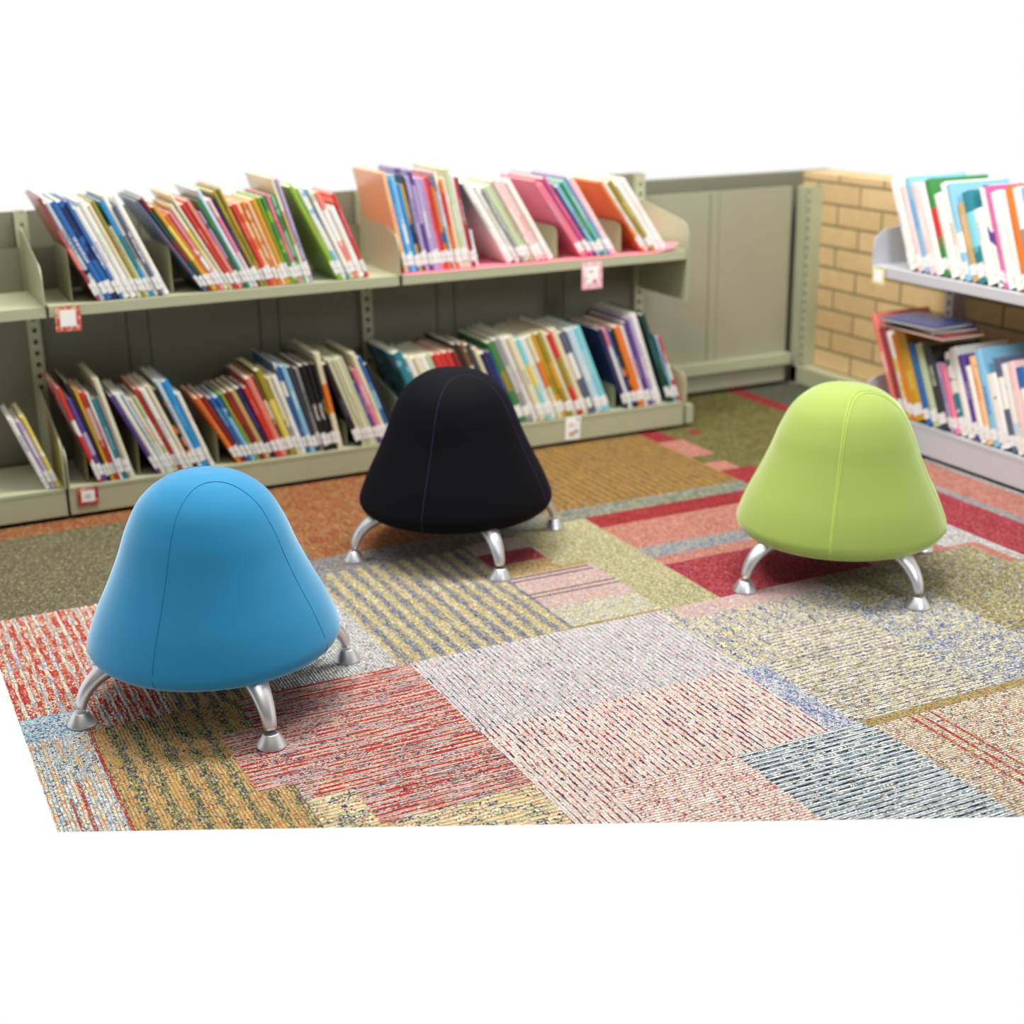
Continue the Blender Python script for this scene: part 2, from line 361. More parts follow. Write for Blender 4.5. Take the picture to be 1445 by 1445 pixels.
# ------------------------------------------------------------------ steel shelving
YF, YB = 3.53, 3.80          # front edge of shelves, face of the posts
def slotted_post(parent, u, y, ztop, axis='y', mat=m_paint, hw=.016, z0=0.02):
    """upright with real slots: face plate cut into strips, channel behind"""
    b = bmesh.new()
    def B(a0, a1, d0, d1, z0_, z1_):
        if axis == 'y': add_box(b, (u + a0, y + d0, z0_), (u + a1, y + d1, z1_))
        else: add_box(b, (u + d0, y + a0, z0_), (u + d1, y + a1, z1_))
    B(-hw, -.005, 0, .003, z0, ztop); B(.005, hw, 0, .003, z0, ztop)
    z = z0
    while z < ztop:
        B(-.005, .005, 0, .003, z, min(z + .018, ztop)); z += .030
    B(-hw, -hw + .003, .003, .05, z0, ztop); B(hw - .003, hw, .003, .05, z0, ztop)
    B(-hw, hw, .045, .05, z0, ztop)
    return obj('post', b, mat, parent)

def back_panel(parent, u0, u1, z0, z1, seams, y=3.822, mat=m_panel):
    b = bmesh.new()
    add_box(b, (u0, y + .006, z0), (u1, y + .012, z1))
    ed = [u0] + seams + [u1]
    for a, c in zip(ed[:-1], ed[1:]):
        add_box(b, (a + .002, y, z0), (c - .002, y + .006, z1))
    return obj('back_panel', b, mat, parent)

def bracket(parent, u, z, h_front, h_back, drop=0.0, depth0=None, mat=m_paint, axis='y', rounded=.04):
    """side plate of a shelf, rounded at its front top corner"""
    y0 = YF - .004 if depth0 is None else depth0
    y1 = YB
    pts = [(y0, z - drop), (y0, z + h_front - rounded)]
    for k in range(1, 7):
        a = math.pi / 2 * k / 6
        pts.append((y0 + rounded * (1 - math.cos(a)), z + h_front - rounded + rounded * math.sin(a)))
    pts += [(y1, z + h_back), (y1, z - drop)]
    return obj('end_bracket', prism(pts, 'x', u - .0015, u + .0015), mat, parent)

def shelf_board(parent, u0, u1, z, lip=.026, stop=.11, y0=YF, y1=YB, mat=m_paint):
    b = bmesh.new()
    add_box(b, (u0, y0, z - .003), (u1, y1, z))
    add_box(b, (u0, y0, z - lip), (u1, y0 + .0025, z - .003))
    add_box(b, (u0, y0 + .0025, z - lip), (u1, y0 + .02, z - lip + .002))
    s = obj('shelf', b, mat, parent)
    if stop:
        b = bx(((u0 + .01, y1 - .006, z), (u1 - .01, y1 - .003, z + stop)))
        obj('back_stop', b, m_panel, s)
    return s

def base_unit(parent, u0, u1, mat=m_paint):
    b = bmesh.new()
    add_box(b, (u0, YF, .012), (u1, YF + .003, .081))
    add_box(b, (u0, YF, .078), (u1, YB, .081))
    add_box(b, (u0, YF - .001, .074), (u1, YF, .081))
    add_box(b, (u0, YF + .003, .012), (u0 + .003, YB, .078)); add_box(b, (u1 - .003, YF + .003, .012), (u1, YB, .078))
    o = obj('base_shelf', b, mat, parent)
    obj('kick_gap_shade', bx(((u0 + .01, YF + .03, 0), (u1 - .01, YF + .035, .05))), m_gap_shade, parent)
    return o

ZT = .735
s = thing('bookshelf', 'narrow end of steel bookshelf at the far left edge, beside the lower sign', 'bookshelf', (.33, 3.66, 0))
def world_child(parent):
    """children are modelled in world coordinates; shift them into their thing"""
    for o in C.objects:
        if o.parent == parent: o.matrix_parent_inverse = Matrix.Translation(-Vector(parent.location))
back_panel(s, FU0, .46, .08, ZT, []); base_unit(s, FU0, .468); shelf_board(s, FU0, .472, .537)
bracket(s, .470, .081, .13, .20, rounded=.06); bracket(s, .471, .537, .10, .16)
world_child(s)
s = thing('bookshelf', 'long sage green steel bookshelf behind the blue stool, its top shelf unlined', 'bookshelf', (.93, 3.66, 0))
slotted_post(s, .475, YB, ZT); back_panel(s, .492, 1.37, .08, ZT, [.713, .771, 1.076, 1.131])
base_unit(s, .476, 1.384); shelf_board(s, .480, 1.382, .537)
bracket(s, 1.3835, .537, .11, .17); bracket(s, 1.3835, .081, .10, .15); bracket(s, .4775, .081, .10, .16)
world_child(s)
s = thing('bookshelf', 'sage green steel bookshelf behind the black stool, pink liner on its top shelf', 'bookshelf', (1.84, 3.66, 0))
slotted_post(s, 1.387, YB, ZT); slotted_post(s, 2.288, YB, ZT)
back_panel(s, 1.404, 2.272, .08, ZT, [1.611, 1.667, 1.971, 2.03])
base_unit(s, 1.39, 2.286); shelf_board(s, 1.392, 2.284, .537)
bracket(s, 2.2875, .537, .085, .125, drop=.148, rounded=.045, mat=m_paint)
bracket(s, 2.293, .081, .09, .12, rounded=.045); bracket(s, 1.3905, .081, .10, .15)
obj('end_cap', bx(((2.296, YF - .002, .012), (2.322, YF + .03, .070)), bevel=.002), m_paint, s)
world_child(s)
s = thing('bookshelf', 'empty steel bookshelf bay in the corner beside the brick wall, tall blank panels', 'bookshelf', (2.6, 3.85, 0))
m_far = plain('corner_panel_enamel', (158, 157, 134), 0.45, noise=.05, nscale=5)
b = bmesh.new()
add_box(b, (2.305, 3.858, .07), (2.897, 3.866, .66))
add_box(b, (2.307, 3.852, .10), (2.577, 3.858, .66)); add_box(b, (2.581, 3.852, .10), (2.612, 3.858, .66)); add_box(b, (2.614, 3.852, .10), (2.895, 3.858, .66))
obj('back_panel', b, m_far, s)
obj('bottom_rail', bx(((2.300, 3.828, .072), (2.905, 3.852, .112)), bevel=.003), m_paint, s)
obj('kick_panel', bx(((2.300, 3.842, .014), (2.89, 3.85, .066)), bevel=.002), m_far, s)
obj('upright', bx(((2.303, 3.852, .02), (2.306, 3.87, .66))), m_far, s)
world_child(s)

# right-hand rack along the brick wall
s = thing('wall_rack', 'open slotted steel rack bay without shelves in front of the brick wall corner', 'shelving', (2.94, 3.5, 0))
slotted_post(s, 2.93, 3.805, .66, axis='x', hw=.012); obj('corner_strip', bx(((2.925, 3.822, .0), (2.965, 3.862, .66))), m_paint, s)
obj('base_rail', bx(((2.925, 3.16, .003), (2.972, 3.862, .066)), bevel=.003), m_paint, s)
world_child(s)
XR = 2.69; YR0, YR1 = 2.27, 3.185
s = thing('bookshelf', 'daylit steel bookshelf at the right edge, standing along the brick wall', 'bookshelf', (2.83, 2.75, 0))
b = bmesh.new()
add_box(b, (XR, YR0, .012), (XR + .003, YR1, .090)); add_box(b, (XR, YR0, .087), (2.96, YR1, .090)); add_box(b, (XR - .001, YR0, .082), (XR, YR1, .090))
add_box(b, (XR + .003, YR1 - .003, .012), (2.96, YR1, .087))
obj('base_shelf', b, m_paint_daylit, s)
obj('kick_gap_shade', bx(((XR + .03, YR0, 0), (XR + .035, YR1 - .02, .05))), m_gap_shade, s)
b = bmesh.new()
add_box(b, (XR, YR0, .502), (2.96, YR1, .505)); add_box(b, (XR, YR0, .478), (XR + .0025, YR1, .502)); add_box(b, (XR + .0025, YR0, .478), (XR + .02, YR1, .480))
obj('shelf', b, m_paint_daylit, s)
for zz, hf in ((.505, .10), (.09, .09)):
    rr = .05; x0 = XR - .003; pts = [(x0, zz - .003), (x0, zz + hf - rr)]
    for k in range(1, 7):
        a = math.pi / 2 * k / 6; pts.append((x0 + rr * (1 - math.cos(a)), zz + hf - rr + rr * math.sin(a)))
    pts += [(2.96, zz + hf + .03), (2.96, zz - .003)]
    bmm = bmesh.new()
    A = [bmm.verts.new((p[0], YR1, p[1])) for p in pts]; B_ = [bmm.verts.new((p[0], YR1 + .003, p[1])) for p in pts]
    bmm.faces.new(A); bmm.faces.new(B_[::-1])
    for i in range(len(pts)): bmm.faces.new((A[i], B_[i], B_[(i+1) % len(pts)], A[(i+1) % len(pts)]))
    obj('end_bracket', bmm, m_paint_daylit, s)
slotted_post(s, 2.93, 3.13, .72, axis='x', mat=m_paint_daylit, z0=.09); slotted_post(s, 2.93, 2.29, .72, axis='x', mat=m_paint_daylit, z0=.09)
world_child(s)

# ------------------------------------------------------------------ shelf dividers
m_div = plain('divider_enamel', (158, 158, 124), .45)
def divider(u, z, h, label, back=.19):
    b = bmesh.new()
    pts = [(0, 0), (0, h - .02), (.006, h - .006), (.02, h), (back, h), (back, 0)]
    b = prism([(y, zz) for y, zz in pts], 'x', -.0009, .0009)
    add_box(b, (-.0009, 0.0, 0), (.030, back, .0010))
    o = obj('book_divider', b, m_div, loc=(u, 3.56, z + .0006))
    tag(o, label, 'bookend', 'sage metal dividers between book clusters')
divider(.541, .537, .14, 'sage metal divider on upper shelf just right of the top left sign')
divider(.787, .537, .115, 'sage metal divider between the two big clusters on the upper left shelf')
divider(1.872, .537, .092, 'tan metal divider on pink liner left of the pink and cyan books')
divider(2.079, .537, .090, 'tan metal divider on pink liner right of the pink and cyan books')
divider(.530, .081, .13, 'sage metal divider on bottom shelf behind the red bordered sign')
divider(.660, .081, .105, 'thin metal divider left of the bright blue books behind the blue stool')
divider(.866, .081, .10, 'thin metal divider right of the bright blue books behind the blue stool')
divider(1.222, .081, .07, 'low metal divider under the leaning black and cream books, bottom shelf')
divider(2.064, .081, .07, 'low metal divider left of the navy and gold books, bottom shelf')

# ------------------------------------------------------------------ books
m_pages = plain('book_pages', (226, 220, 198), .9, noise=.06, nscale=300)
def label_mat():
    m, nt, b = new_mat('call_number_label')
    b.inputs['Roughness'].default_value = .35
    tc = N(nt, 'ShaderNodeTexCoord'); mp = N(nt, 'ShaderNodeMapping'); mp.inputs['Scale'].default_value = (260, 260, 420)
    nz = N(nt, 'ShaderNodeTexNoise'); nz.inputs['Scale'].default_value = 1
    nt.links.new(tc.outputs['Object'], mp.inputs[0]); nt.links.new(mp.outputs[0], nz.inputs['Vector'])
    r = N(nt, 'ShaderNodeValToRGB'); e = r.color_ramp.elements
    e[0].position = .36; e[0].color = lin((150, 150, 156)); e[1].position = .42; e[1].color = lin((244, 244, 242))
    nt.links.new(nz.outputs[0], r.inputs[0]); nt.links.new(r.outputs[0], b.inputs['Base Color'])
    return m
m_lab = label_mat()
_cov = {}
def cover_mat(ca, cb, style, h, t):
    key = (ca, cb, style)
    if key in _cov: return _cov[key]
    m, nt, b = new_mat('book_cover')
    b.inputs['Roughness'].default_value = .32; b.inputs['Coat Weight'].default_value = .25; b.inputs['Coat Roughness'].default_value = .2
    tc = N(nt, 'ShaderNodeTexCoord'); sp = N(nt, 'ShaderNodeSeparateXYZ'); nt.links.new(tc.outputs['Object'], sp.inputs[0])
    zz = sp.outputs[2]
    rnd = random.Random(str(key))
    # artwork on the boards and spine: soft shapes of the second colour
    nz = N(nt, 'ShaderNodeTexNoise'); nz.inputs['Scale'].default_value = rnd.uniform(12, 26); nz.inputs['Detail'].default_value = 1.5
    mp = N(nt, 'ShaderNodeMapping'); mp.inputs['Location'].default_value = (rnd.uniform(0, 9), rnd.uniform(0, 9), rnd.uniform(0, 9))
    nt.links.new(tc.outputs['Object'], mp.inputs[0]); nt.links.new(mp.outputs[0], nz.inputs['Vector'])
    thr = {'solid': .78, 'art': .55, 'band': .75, 'text': .75}[style]
    mask = math_n(nt, 'GREATER_THAN', nz.outputs[0], thr)
    if style == 'band':
        z0 = rnd.uniform(.07, .12); z1 = z0 + rnd.uniform(.05, .10)
        bnd = math_n(nt, 'MULTIPLY', math_n(nt, 'GREATER_THAN', zz, z0), math_n(nt, 'LESS_THAN', zz, z1))
        mask = math_n(nt, 'MAXIMUM', mask, bnd)
    if style in ('text', 'solid', 'band'):
        # title lettering running up the spine
        cbn = N(nt, 'ShaderNodeCombineXYZ')
        nt.links.new(math_n(nt, 'MULTIPLY', zz, 210), cbn.inputs[0]); nt.links.new(math_n(nt, 'MULTIPLY', sp.outputs[0], 420), cbn.inputs[1])
        n2 = N(nt, 'ShaderNodeTexNoise', noise_dimensions='2D'); n2.inputs['Scale'].default_value = 1; nt.links.new(cbn.outputs[0], n2.inputs['Vector'])
        z0 = rnd.uniform(.08, .13); z1 = z0 + rnd.uniform(.04, .09)
        tm = math_n(nt, 'MULTIPLY', math_n(nt, 'GREATER_THAN', zz, z0), math_n(nt, 'LESS_THAN', zz, z1))
        tm = math_n(nt, 'MULTIPLY', tm, math_n(nt, 'GREATER_THAN', n2.outputs[0], .5))
        tm = math_n(nt, 'MULTIPLY', tm, math_n(nt, 'GREATER_THAN', sp.outputs[0], t * .25))
        tm = math_n(nt, 'MULTIPLY', tm, math_n(nt, 'LESS_THAN', sp.outputs[0], t * .75))
        mask = math_n(nt, 'MAXIMUM', mask, tm)
    mx = N(nt, 'ShaderNodeMix', data_type='RGBA'); nt.links.new(mask, mx.inputs['Factor'])
    mx.inputs['A'].default_value = lin(ca); mx.inputs['B'].default_value = lin(cb)
    nt.links.new(mx.outputs['Result'], b.inputs['Base Color'])
    _cov[key] = m
    return m

def make_book(name, t, h, d, ca, cb, style, label, group, lz=.018, lh=.034):
    """local frame: x = thickness, y = depth (spine at y=0), z = height, origin = lower left spine edge"""
    bt = min(.0018, t * .22)
    b = bmesh.new()
    hw = 0.0016
    # spine slightly rounded: five-point profile extruded in z
    prof = [(0, .003), (t * .12, .0008), (t * .5, 0), (t * .88, .0008), (t, .003), (t, d), (t - bt, d), (t - bt, .004), (bt, .004), (bt, d), (0, d)]
    A = [b.verts.new((x, y, 0)) for x, y in prof]; B_ = [b.verts.new((x, y, h)) for x, y in prof]
    b.faces.new(A); b.faces.new(B_[::-1])
    for i in range(len(prof)): b.faces.new((A[i], B_[i], B_[(i+1) % len(prof)], A[(i+1) % len(prof)]))
    o = obj(name, b, cover_mat(ca, cb, style, h, t))
    tag(o, label, 'book', group)
    obj('pages', bx(((bt, .004, .003), (t - bt, d - .003, h - .003))), m_pages, o)
    lb = bmesh.new()
    add_box(lb, (t * .04, -.0006, lz), (t * .96, .0012, lz + lh))
    obj('spine_label', lb, m_lab, o)
    return o

W = (242, 240, 234)
COL = {
 'white': W, 'cream': (232, 224, 190), 'grey': (150, 152, 156), 'black': (26, 26, 32), 'navy': (34, 40, 92), 'dark blue': (36, 62, 120),
 'blue': (44, 104, 176), 'bright blue': (34, 150, 222), 'light blue': (136, 194, 226), 'pale blue': (196, 220, 234), 'cyan': (130, 212, 224), 'teal': (40, 130, 144),
 'purple': (92, 66, 150), 'lilac': (184, 164, 210), 'pink': (236, 128, 156), 'pale pink': (244, 202, 200), 'magenta': (204, 84, 150), 'red': (212, 52, 48), 'dark red': (132, 36, 36),
 'maroon': (150, 56, 66), 'salmon': (236, 132, 116), 'orange': (232, 124, 46), 'peach': (244, 190, 140), 'gold': (208, 158, 44), 'yellow': (226, 206, 96),
 'olive': (160, 144, 40), 'brown': (120, 82, 48), 'tan': (200, 166, 110), 'lime green': (140, 180, 44), 'green': (56, 136, 64), 'dark green': (22, 72, 64),
 'pale green': (196, 210, 172), 'mint': (120, 200, 156), 'slate': (92, 100, 130), 'dark grey': (58, 62, 68),
}
USED = set()
ORD = ['first', 'second', 'third', 'fourth', 'fifth', 'sixth', 'seventh', 'eighth', 'ninth', 'tenth', 'eleventh', 'twelfth', 'thirteenth', 'fourteenth', 'fifteenth',
       'sixteenth', 'seventeenth', 'eighteenth', 'nineteenth', 'twentieth', 'twenty-first', 'twenty-second', 'twenty-third', 'twenty-fourth', 'twenty-fifth', 'twenty-sixth', 'twenty-seventh', 'twenty-eighth']

def parse(s):
    out = []
    for it in s.split(','):
        p = [q.strip() for q in it.split('/')]
        # colour / second colour / thickness weight / height / style
        ca = p[0]; cb = p[1] if len(p) > 1 and p[1] else 'white'
        tw = float(p[2]) if len(p) > 2 and p[2] else 1.0
        h = float(p[3]) if len(p) > 3 and p[3] else None
        st = p[4] if len(p) > 4 else random.choice(['solid', 'text', 'band', 'art'])
        out.append((ca, cb, tw, h, st))
    return out

def book_row(spec, u0, u1, a0, a1, z, phrase, group, hdef, axis='y'):
    """a leaning cluster: spines on the shelf front, from lower left edge u0 to u1, lean a0 -> a1 degrees"""
    L = parse(spec); n = len(L)
    tot = sum(x[2] for x in L)
    # lower edge widths share the run
    u = u0
    for i, (ca, cb, tw, h, st) in enumerate(L):
        f = i / max(1, n - 1)
        a = math.radians(a0 + (a1 - a0) * f)
        step = abs(u1 - u0) * tw / tot
        t = step * math.cos(a) - .0004
        h = h if h else hdef + random.uniform(-.018, .022)
        d = min(.225, max(.17, h * random.uniform(.74, .86)))
        sz = 'thick ' if t > .0145 else ('thin ' if t < .0065 else '')
        lab = '%s%s book, %s from left, %s' % (sz, ca, ORD[i], phrase)
        if axis == 'x': d = min(d, .205)
        o = make_book('book', t, h, d, COL[ca], COL[cb], st, lab, group, lz=.014 + random.uniform(0, .006), lh=random.uniform(.028, .038))
        off = random.uniform(0, .006) + (.008 if abs(z - ZU - .002) < .0005 else 0)
        if axis == 'y':
            o.location = (u, YF + .010 + off, z + .0008)
            o.rotation_euler = (0, -a, 0)
        else:   # rack along the right wall: row runs towards the camera (-y), spines face -x, tops lean away (+y)
            o.matrix_world = Matrix.Translation((XR + .012 + off, u, z + .0008)) @ Matrix.Rotation(math.radians(-90), 4, 'Z') @ Matrix.Rotation(-a, 4, 'Y')
        u += step if axis == 'y' else -step

ZU, ZL = .537, .081
book_row('maroon/salmon/.7,pale blue/navy/1,blue/white/1.2//text,navy/blue/1.4,blue/white/.8,white/lilac/1.3//text,white/pale green/1.3//text,cream/peach/1,olive/brown/.7,pale green/grey/.8/.19/solid,bright blue/teal/.9//band,white/grey/.9,slate/white/.8,white/cream/1.2//solid',
 .598, .776, 24, 23, ZU, 'upper shelf cluster at top left corner', 'books on the upper left shelf', .258)
book_row('slate/maroon/.8//text,dark green/dark red/1,gold/yellow/1.1,orange/gold/.7/.225,pink/white/.9/.23,cream/yellow/1.1/.25,cream/white/.8,red/salmon/1.1//solid,salmon/red/1/.255,slate/lilac/.8/.22,green/dark green/.7,pale blue/white/1,pale pink/pink/.9,navy/blue/.5/.25,olive/brown/1,olive/gold/.9,red/salmon/1/.225/solid,peach/orange/1/.228,orange/peach/.9/.23,peach/tan/.9/.228,gold/orange/1.2/.232/solid,lime green/olive/.6/.235,green/lime green/1/.235,pink/red/.8/.24/solid,mint/green/.9/.235,cream/tan/.8,lilac/teal/.9',
 .862, 1.150, 33, 16, ZU, 'upper shelf cluster of mostly orange books', 'books on the upper left shelf', .262)
book_row('lime green/olive/.9//solid,white/light blue/1.1//art,white/pale green/.8,salmon/white/.9/.245/band,white/cream/1.1/.20/solid,red/pink/.7/.235/solid',
 1.216, 1.306, 26, 21, ZU, 'small lime edged upper shelf cluster', 'books on the upper left shelf', .26)
book_row('peach/salmon/1//solid,bright blue/light blue/.9/.25/solid,light blue/white/1,bright blue/blue/.8//solid,gold/navy/.8//band,dark grey/slate/.6,lilac/purple/1.1//solid,lilac/purple/.8,lilac/white/1.2//solid,lilac/grey/.8,pink/red/.6,red/maroon/.9/.25/solid,orange/blue/.8//art,teal/light blue/.5,pale pink/white/.8,orange/red/.8//band,cream/white/.9,pale green/white/1.2//solid,white/cream/.8,red/white/.5,navy/grey/.5,white/grey/.8/.10/solid',
 1.408, 1.628, 12, 11, ZU + .002, 'upright cluster on the pink liner', 'books on the pink lined shelf', .252)
book_row('white/grey/1.3//solid,white/pale green/.8,grey/white/.5,pale green/grey/1//solid,pale green/tan/.7,pale pink/white/1//solid,pale pink/salmon/.9//text,white/cream/1//solid',
 1.716, 1.862, 31, 31, ZU + .002, 'pale leaning cluster on the pink liner', 'books on the pink lined shelf', .242)
book_row('pink/light blue/.7//solid,pink/salmon/1//solid,magenta/pink/1//solid,dark grey/navy/.4,light blue/slate/.9//solid,green/lime green/.8,cyan/white/.8//solid,lilac/light blue/.6,pale pink/white/1.1//solid',
 1.948, 2.066, 35, 33, ZU + .002, 'cluster between the two tan dividers', 'books on the pink lined shelf', .25)
book_row('orange/purple/.5//solid,white/cream/.7,olive/yellow/.9//solid,white/cream/.9//solid,white/pale pink/1.1//solid',
 2.150, 2.236, 36, 35, ZU + .002, 'last cluster on the pink liner', 'books on the pink lined shelf', .24)
# bottom shelf, left stub
book_row('white/purple/1/.20,lilac/white/1/.19,yellow/white/1/.2/solid', .425, .462, 20, 19, ZL, 'bottom shelf at the far left edge', 'books on the bottom shelves', .19)
book_row('red/white/.8/.262/art,purple/lilac/1/.232/band,black/navy/.7/.272/solid,gold/olive/.7/.255/solid,red/pale pink/1/.242/band,white/pale pink/.5/.24,teal/light blue/1/.222/solid,grey/teal/.5/.225,cream/white/1/.272/solid',
 .553, .646, 17, 14, ZL, 'bottom cluster above the red bordered sign', 'books on the bottom shelves', .26)
book_row('purple/navy/.8/.238/solid,white/cream/1.1/.242/solid,pale blue/grey/.7/.24,cream/orange/.9/.22/text,pale green/white/.9/.225,red/orange/.9/.245/solid,white/lilac/1.2/.242/text,cream/white/1/.248,black/orange/1/.235/art,pale blue/grey/1/.258/solid,bright blue/light blue/1.5/.252/solid,white/pale pink/1/.215/solid',
 .703, .853, 25, 20, ZL, 'bottom shelf cluster behind the blue stool', 'books on the bottom shelves', .24)
book_row('orange/red/.9/.208/solid,dark red/maroon/1/.208/solid,blue/light blue/.9/.2/solid,light blue/blue/1/.2,lime green/orange/.6/.208,dark red/red/1/.208/solid,tan/gold/1/.21/solid,navy/purple/1.1/.212/solid,red/salmon/1/.212/solid,salmon/orange/1.2/.236/text,brown/cream/.6/.24,olive/yellow/1.3/.252/art,cream/grey/.8/.228,white/pale green/1/.23,blue/white/.8/.262/art,light blue/white/1/.252/text,dark grey/navy/1/.246/solid,grey/black/.7/.24/text,black/white/1.1/.245/text,black/white/.9/.245/text,black/gold/.7/.245/text,cream/orange/1.1/.272/band',
 .912, 1.207, 28, 11, ZL, 'long bottom cluster left of black stool', 'books on the bottom shelves', .24)
book_row('black/slate/1.2/.25/solid,cream/pale green/.8/.262/solid,pale green/cream/.8/.262/solid,cream/tan/.8/.262/solid,pale green/cream/.8/.264/solid,purple/lilac/.8/.188/text,pink/white/1/.225,cream/tan/1/.272/solid,blue/light blue/.9/.258/band,black/navy/1/.235/solid',
 1.246, 1.372, 20, 20, ZL, 'bottom cluster touching black stool outline, left side', 'books on the bottom shelves', .26)
book_row('teal/light blue/1.5/.262/art,white/cream/1/.248,cream/white/1/.245,white/grey/1/.245,pale green/white/1/.246,red/white/1/.246/solid,red/cream/.9/.246/solid,red/white/1/.248/solid,dark red/red/1/.248/solid,black/grey/.8/.27/solid,brown/white/.8/.268,dark grey/salmon/1/.262/art,cream/olive/.7/.25,navy/black/1.2/.232/solid,dark blue/blue/.7/.235/solid,green/olive/1/.262/band,grey/white/1.2/.268/text,white/lilac/.9/.272/solid,cream/grey/1.2/.272/solid,cyan/yellow/.9/.262/band,white/cyan/1/.262/solid,cream/orange/.8/.268/band,gold/olive/.9/.272/band,olive/gold/1/.274/band,cream/white/.7/.278,red/olive/1/.268/band,cream/pale green/1/.28/solid,slate/white/1/.268/band',
 1.462, 1.990, 23, 22.5, ZL, 'long bottom cluster right of black stool', 'books on the bottom shelves', .26)
book_row('pale blue/white/1/.272/solid,cyan/white/1/.276/solid', 1.995, 2.045, 22.2, 22.0, ZL, 'pair ending the long cluster right of black stool', 'books on the bottom shelves', .27)
book_row('navy/dark blue/1/.262/solid,white/pink/.8/.266/art,blue/white/.6/.262,black/orange/1/.255/art,orange/gold/1.7/.262/solid,white/pale pink/.8/.262,purple/lilac/1.2/.272/text,lilac/white/1/.285/solid,white/grey/1.4/.292/solid',
 2.090, 2.222, 21, 19, ZL, 'bottom cluster with gold and navy books', 'books on the bottom shelves', .26)
book_row('dark green/teal/1.2/.292/solid,dark green/grey/.7/.225/solid,light blue/blue/.8/.218/solid,red/white/.8/.215/band', 2.240, 2.284, 20, 20, ZL, 'bottom shelf at its far right end', 'books on the bottom shelves', .26)
# right-hand rack
book_row('white/lilac/1.3//solid,pale pink/white/.9//solid,light blue/bright blue/1//solid,pale pink/white/.9//text,white/cream/1.1//solid,green/red/1//band,white/cream/1.2/.23/solid,white/tan/1//solid,light blue/white/.8,tan/peach/1/.21/solid,teal/cyan/1.2//band,white/lilac/1.4/.20/solid,white/purple/.9,magenta/purple/.4//solid,white/pale pink/1.1//solid,white/cream/1.1//solid,orange/red/1//solid,white/grey/1,light blue/white/1,white/cream/1.2,blue/teal/1,white/grey/1,pink/white/1,white/lilac/1.3,teal/white/1,cream/red/1,white/blue/1',
 3.050, 2.33, 25, 20, .505, 'upper shelf of the right rack', 'books on the right rack', .255, axis='x')
book_row('salmon/white/.9/.30/solid,maroon/red/1/.262/solid,white/yellow/.9/.255/art,orange/salmon/.7/.25/solid,gold/yellow/1.8/.27/solid,blue/teal/1/.235/solid,pale green/cream/1.2/.238/solid,dark grey/pale green/1.4/.232/solid,lilac/blue/.8/.195/solid,pink/red/.8/.198/solid,white/teal/1.1/.232/art,white/cream/1.1/.25/solid,purple/lilac/.9/.235/solid,white/grey/.8/.21/solid,peach/orange/.9/.24/solid,light blue/blue/1/.262/text,white/blue/1.5/.2/art,slate/white/.9/.25,white/pale blue/1/.24,pale pink/white/1/.25,blue/white/1/.24,white/grey/1,red/white/1,cream/white/1.2,teal/white/1,white/lilac/1,orange/white/1,white/blue/1.2',
 3.07, 2.33, 27, 20, .090, 'bottom shelf of the right rack', 'books on the right rack', .25, axis='x')
# books lying on top of the row of the right rack
for i, (yy, zz, ca, rz, h, lab) in enumerate(((2.93, .353, 'dark red', 90, .25, 'dark red book lying flat on the right rack bottom row, under the navy one'),
                                    (2.955, .3635, 'navy', 84, .235, 'navy book lying flat on the right rack bottom row, middle of three'),
                                    (2.975, .374, 'dark blue', 95, .20, 'blue book lying flat on top of the navy book, right rack'))):
    o = make_book('book', .010, h, .15, COL[ca], COL['maroon' if i == 0 else 'blue'], 'solid', lab, 'books on the right rack')
    o.matrix_world = Matrix.Translation((2.79, yy - .10, zz)) @ Matrix.Rotation(math.radians(rz), 4, 'Z') @ Matrix.Rotation(math.radians(90), 4, 'Y') @ Matrix.Translation((-.010, 0, -.0))

# ------------------------------------------------------------------ pink liner
m_pink = plain('pink_paper', (250, 138, 156), .6)
b = bmesh.new()
lay = []
for th in (0, .0008):
    cols = []
    for i in range(25):
        u = 1.40 + (2.262 - 1.40) * i / 24
        lift = 0 if u < 2.17 else ((u - 2.17) / .092) ** 2 * .022
        cols.append([b.verts.new((u, y - (th if dz else 0), ZU + .0004 + th + lift * (1 if y < 3.6 else .6) + dz)) for y, dz in ((YF + .002, 0), (3.60, 0), (3.775, 0), (3.785, .09))])
    lay.append(cols)
lo, hi = lay
for i in range(24):
    for j in range(3):
        b.faces.new((lo[i][j], lo[i][j+1], lo[i+1][j+1], lo[i+1][j])); b.faces.new((hi[i][j], hi[i+1][j], hi[i+1][j+1], hi[i][j+1]))
    for j in (0, 3): b.faces.new((lo[i][j], lo[i+1][j], hi[i+1][j], hi[i][j]))
for j in range(3):
    for i in (0, 24): b.faces.new((lo[i][j], lo[i][j+1], hi[i][j+1], hi[i][j]))
tag(obj('shelf_liner', b, m_pink), 'pink paper liner on the upper shelf, curling up at its right end', 'shelf liner')
m_flat = plain('red_cover', (206, 74, 52), .4)

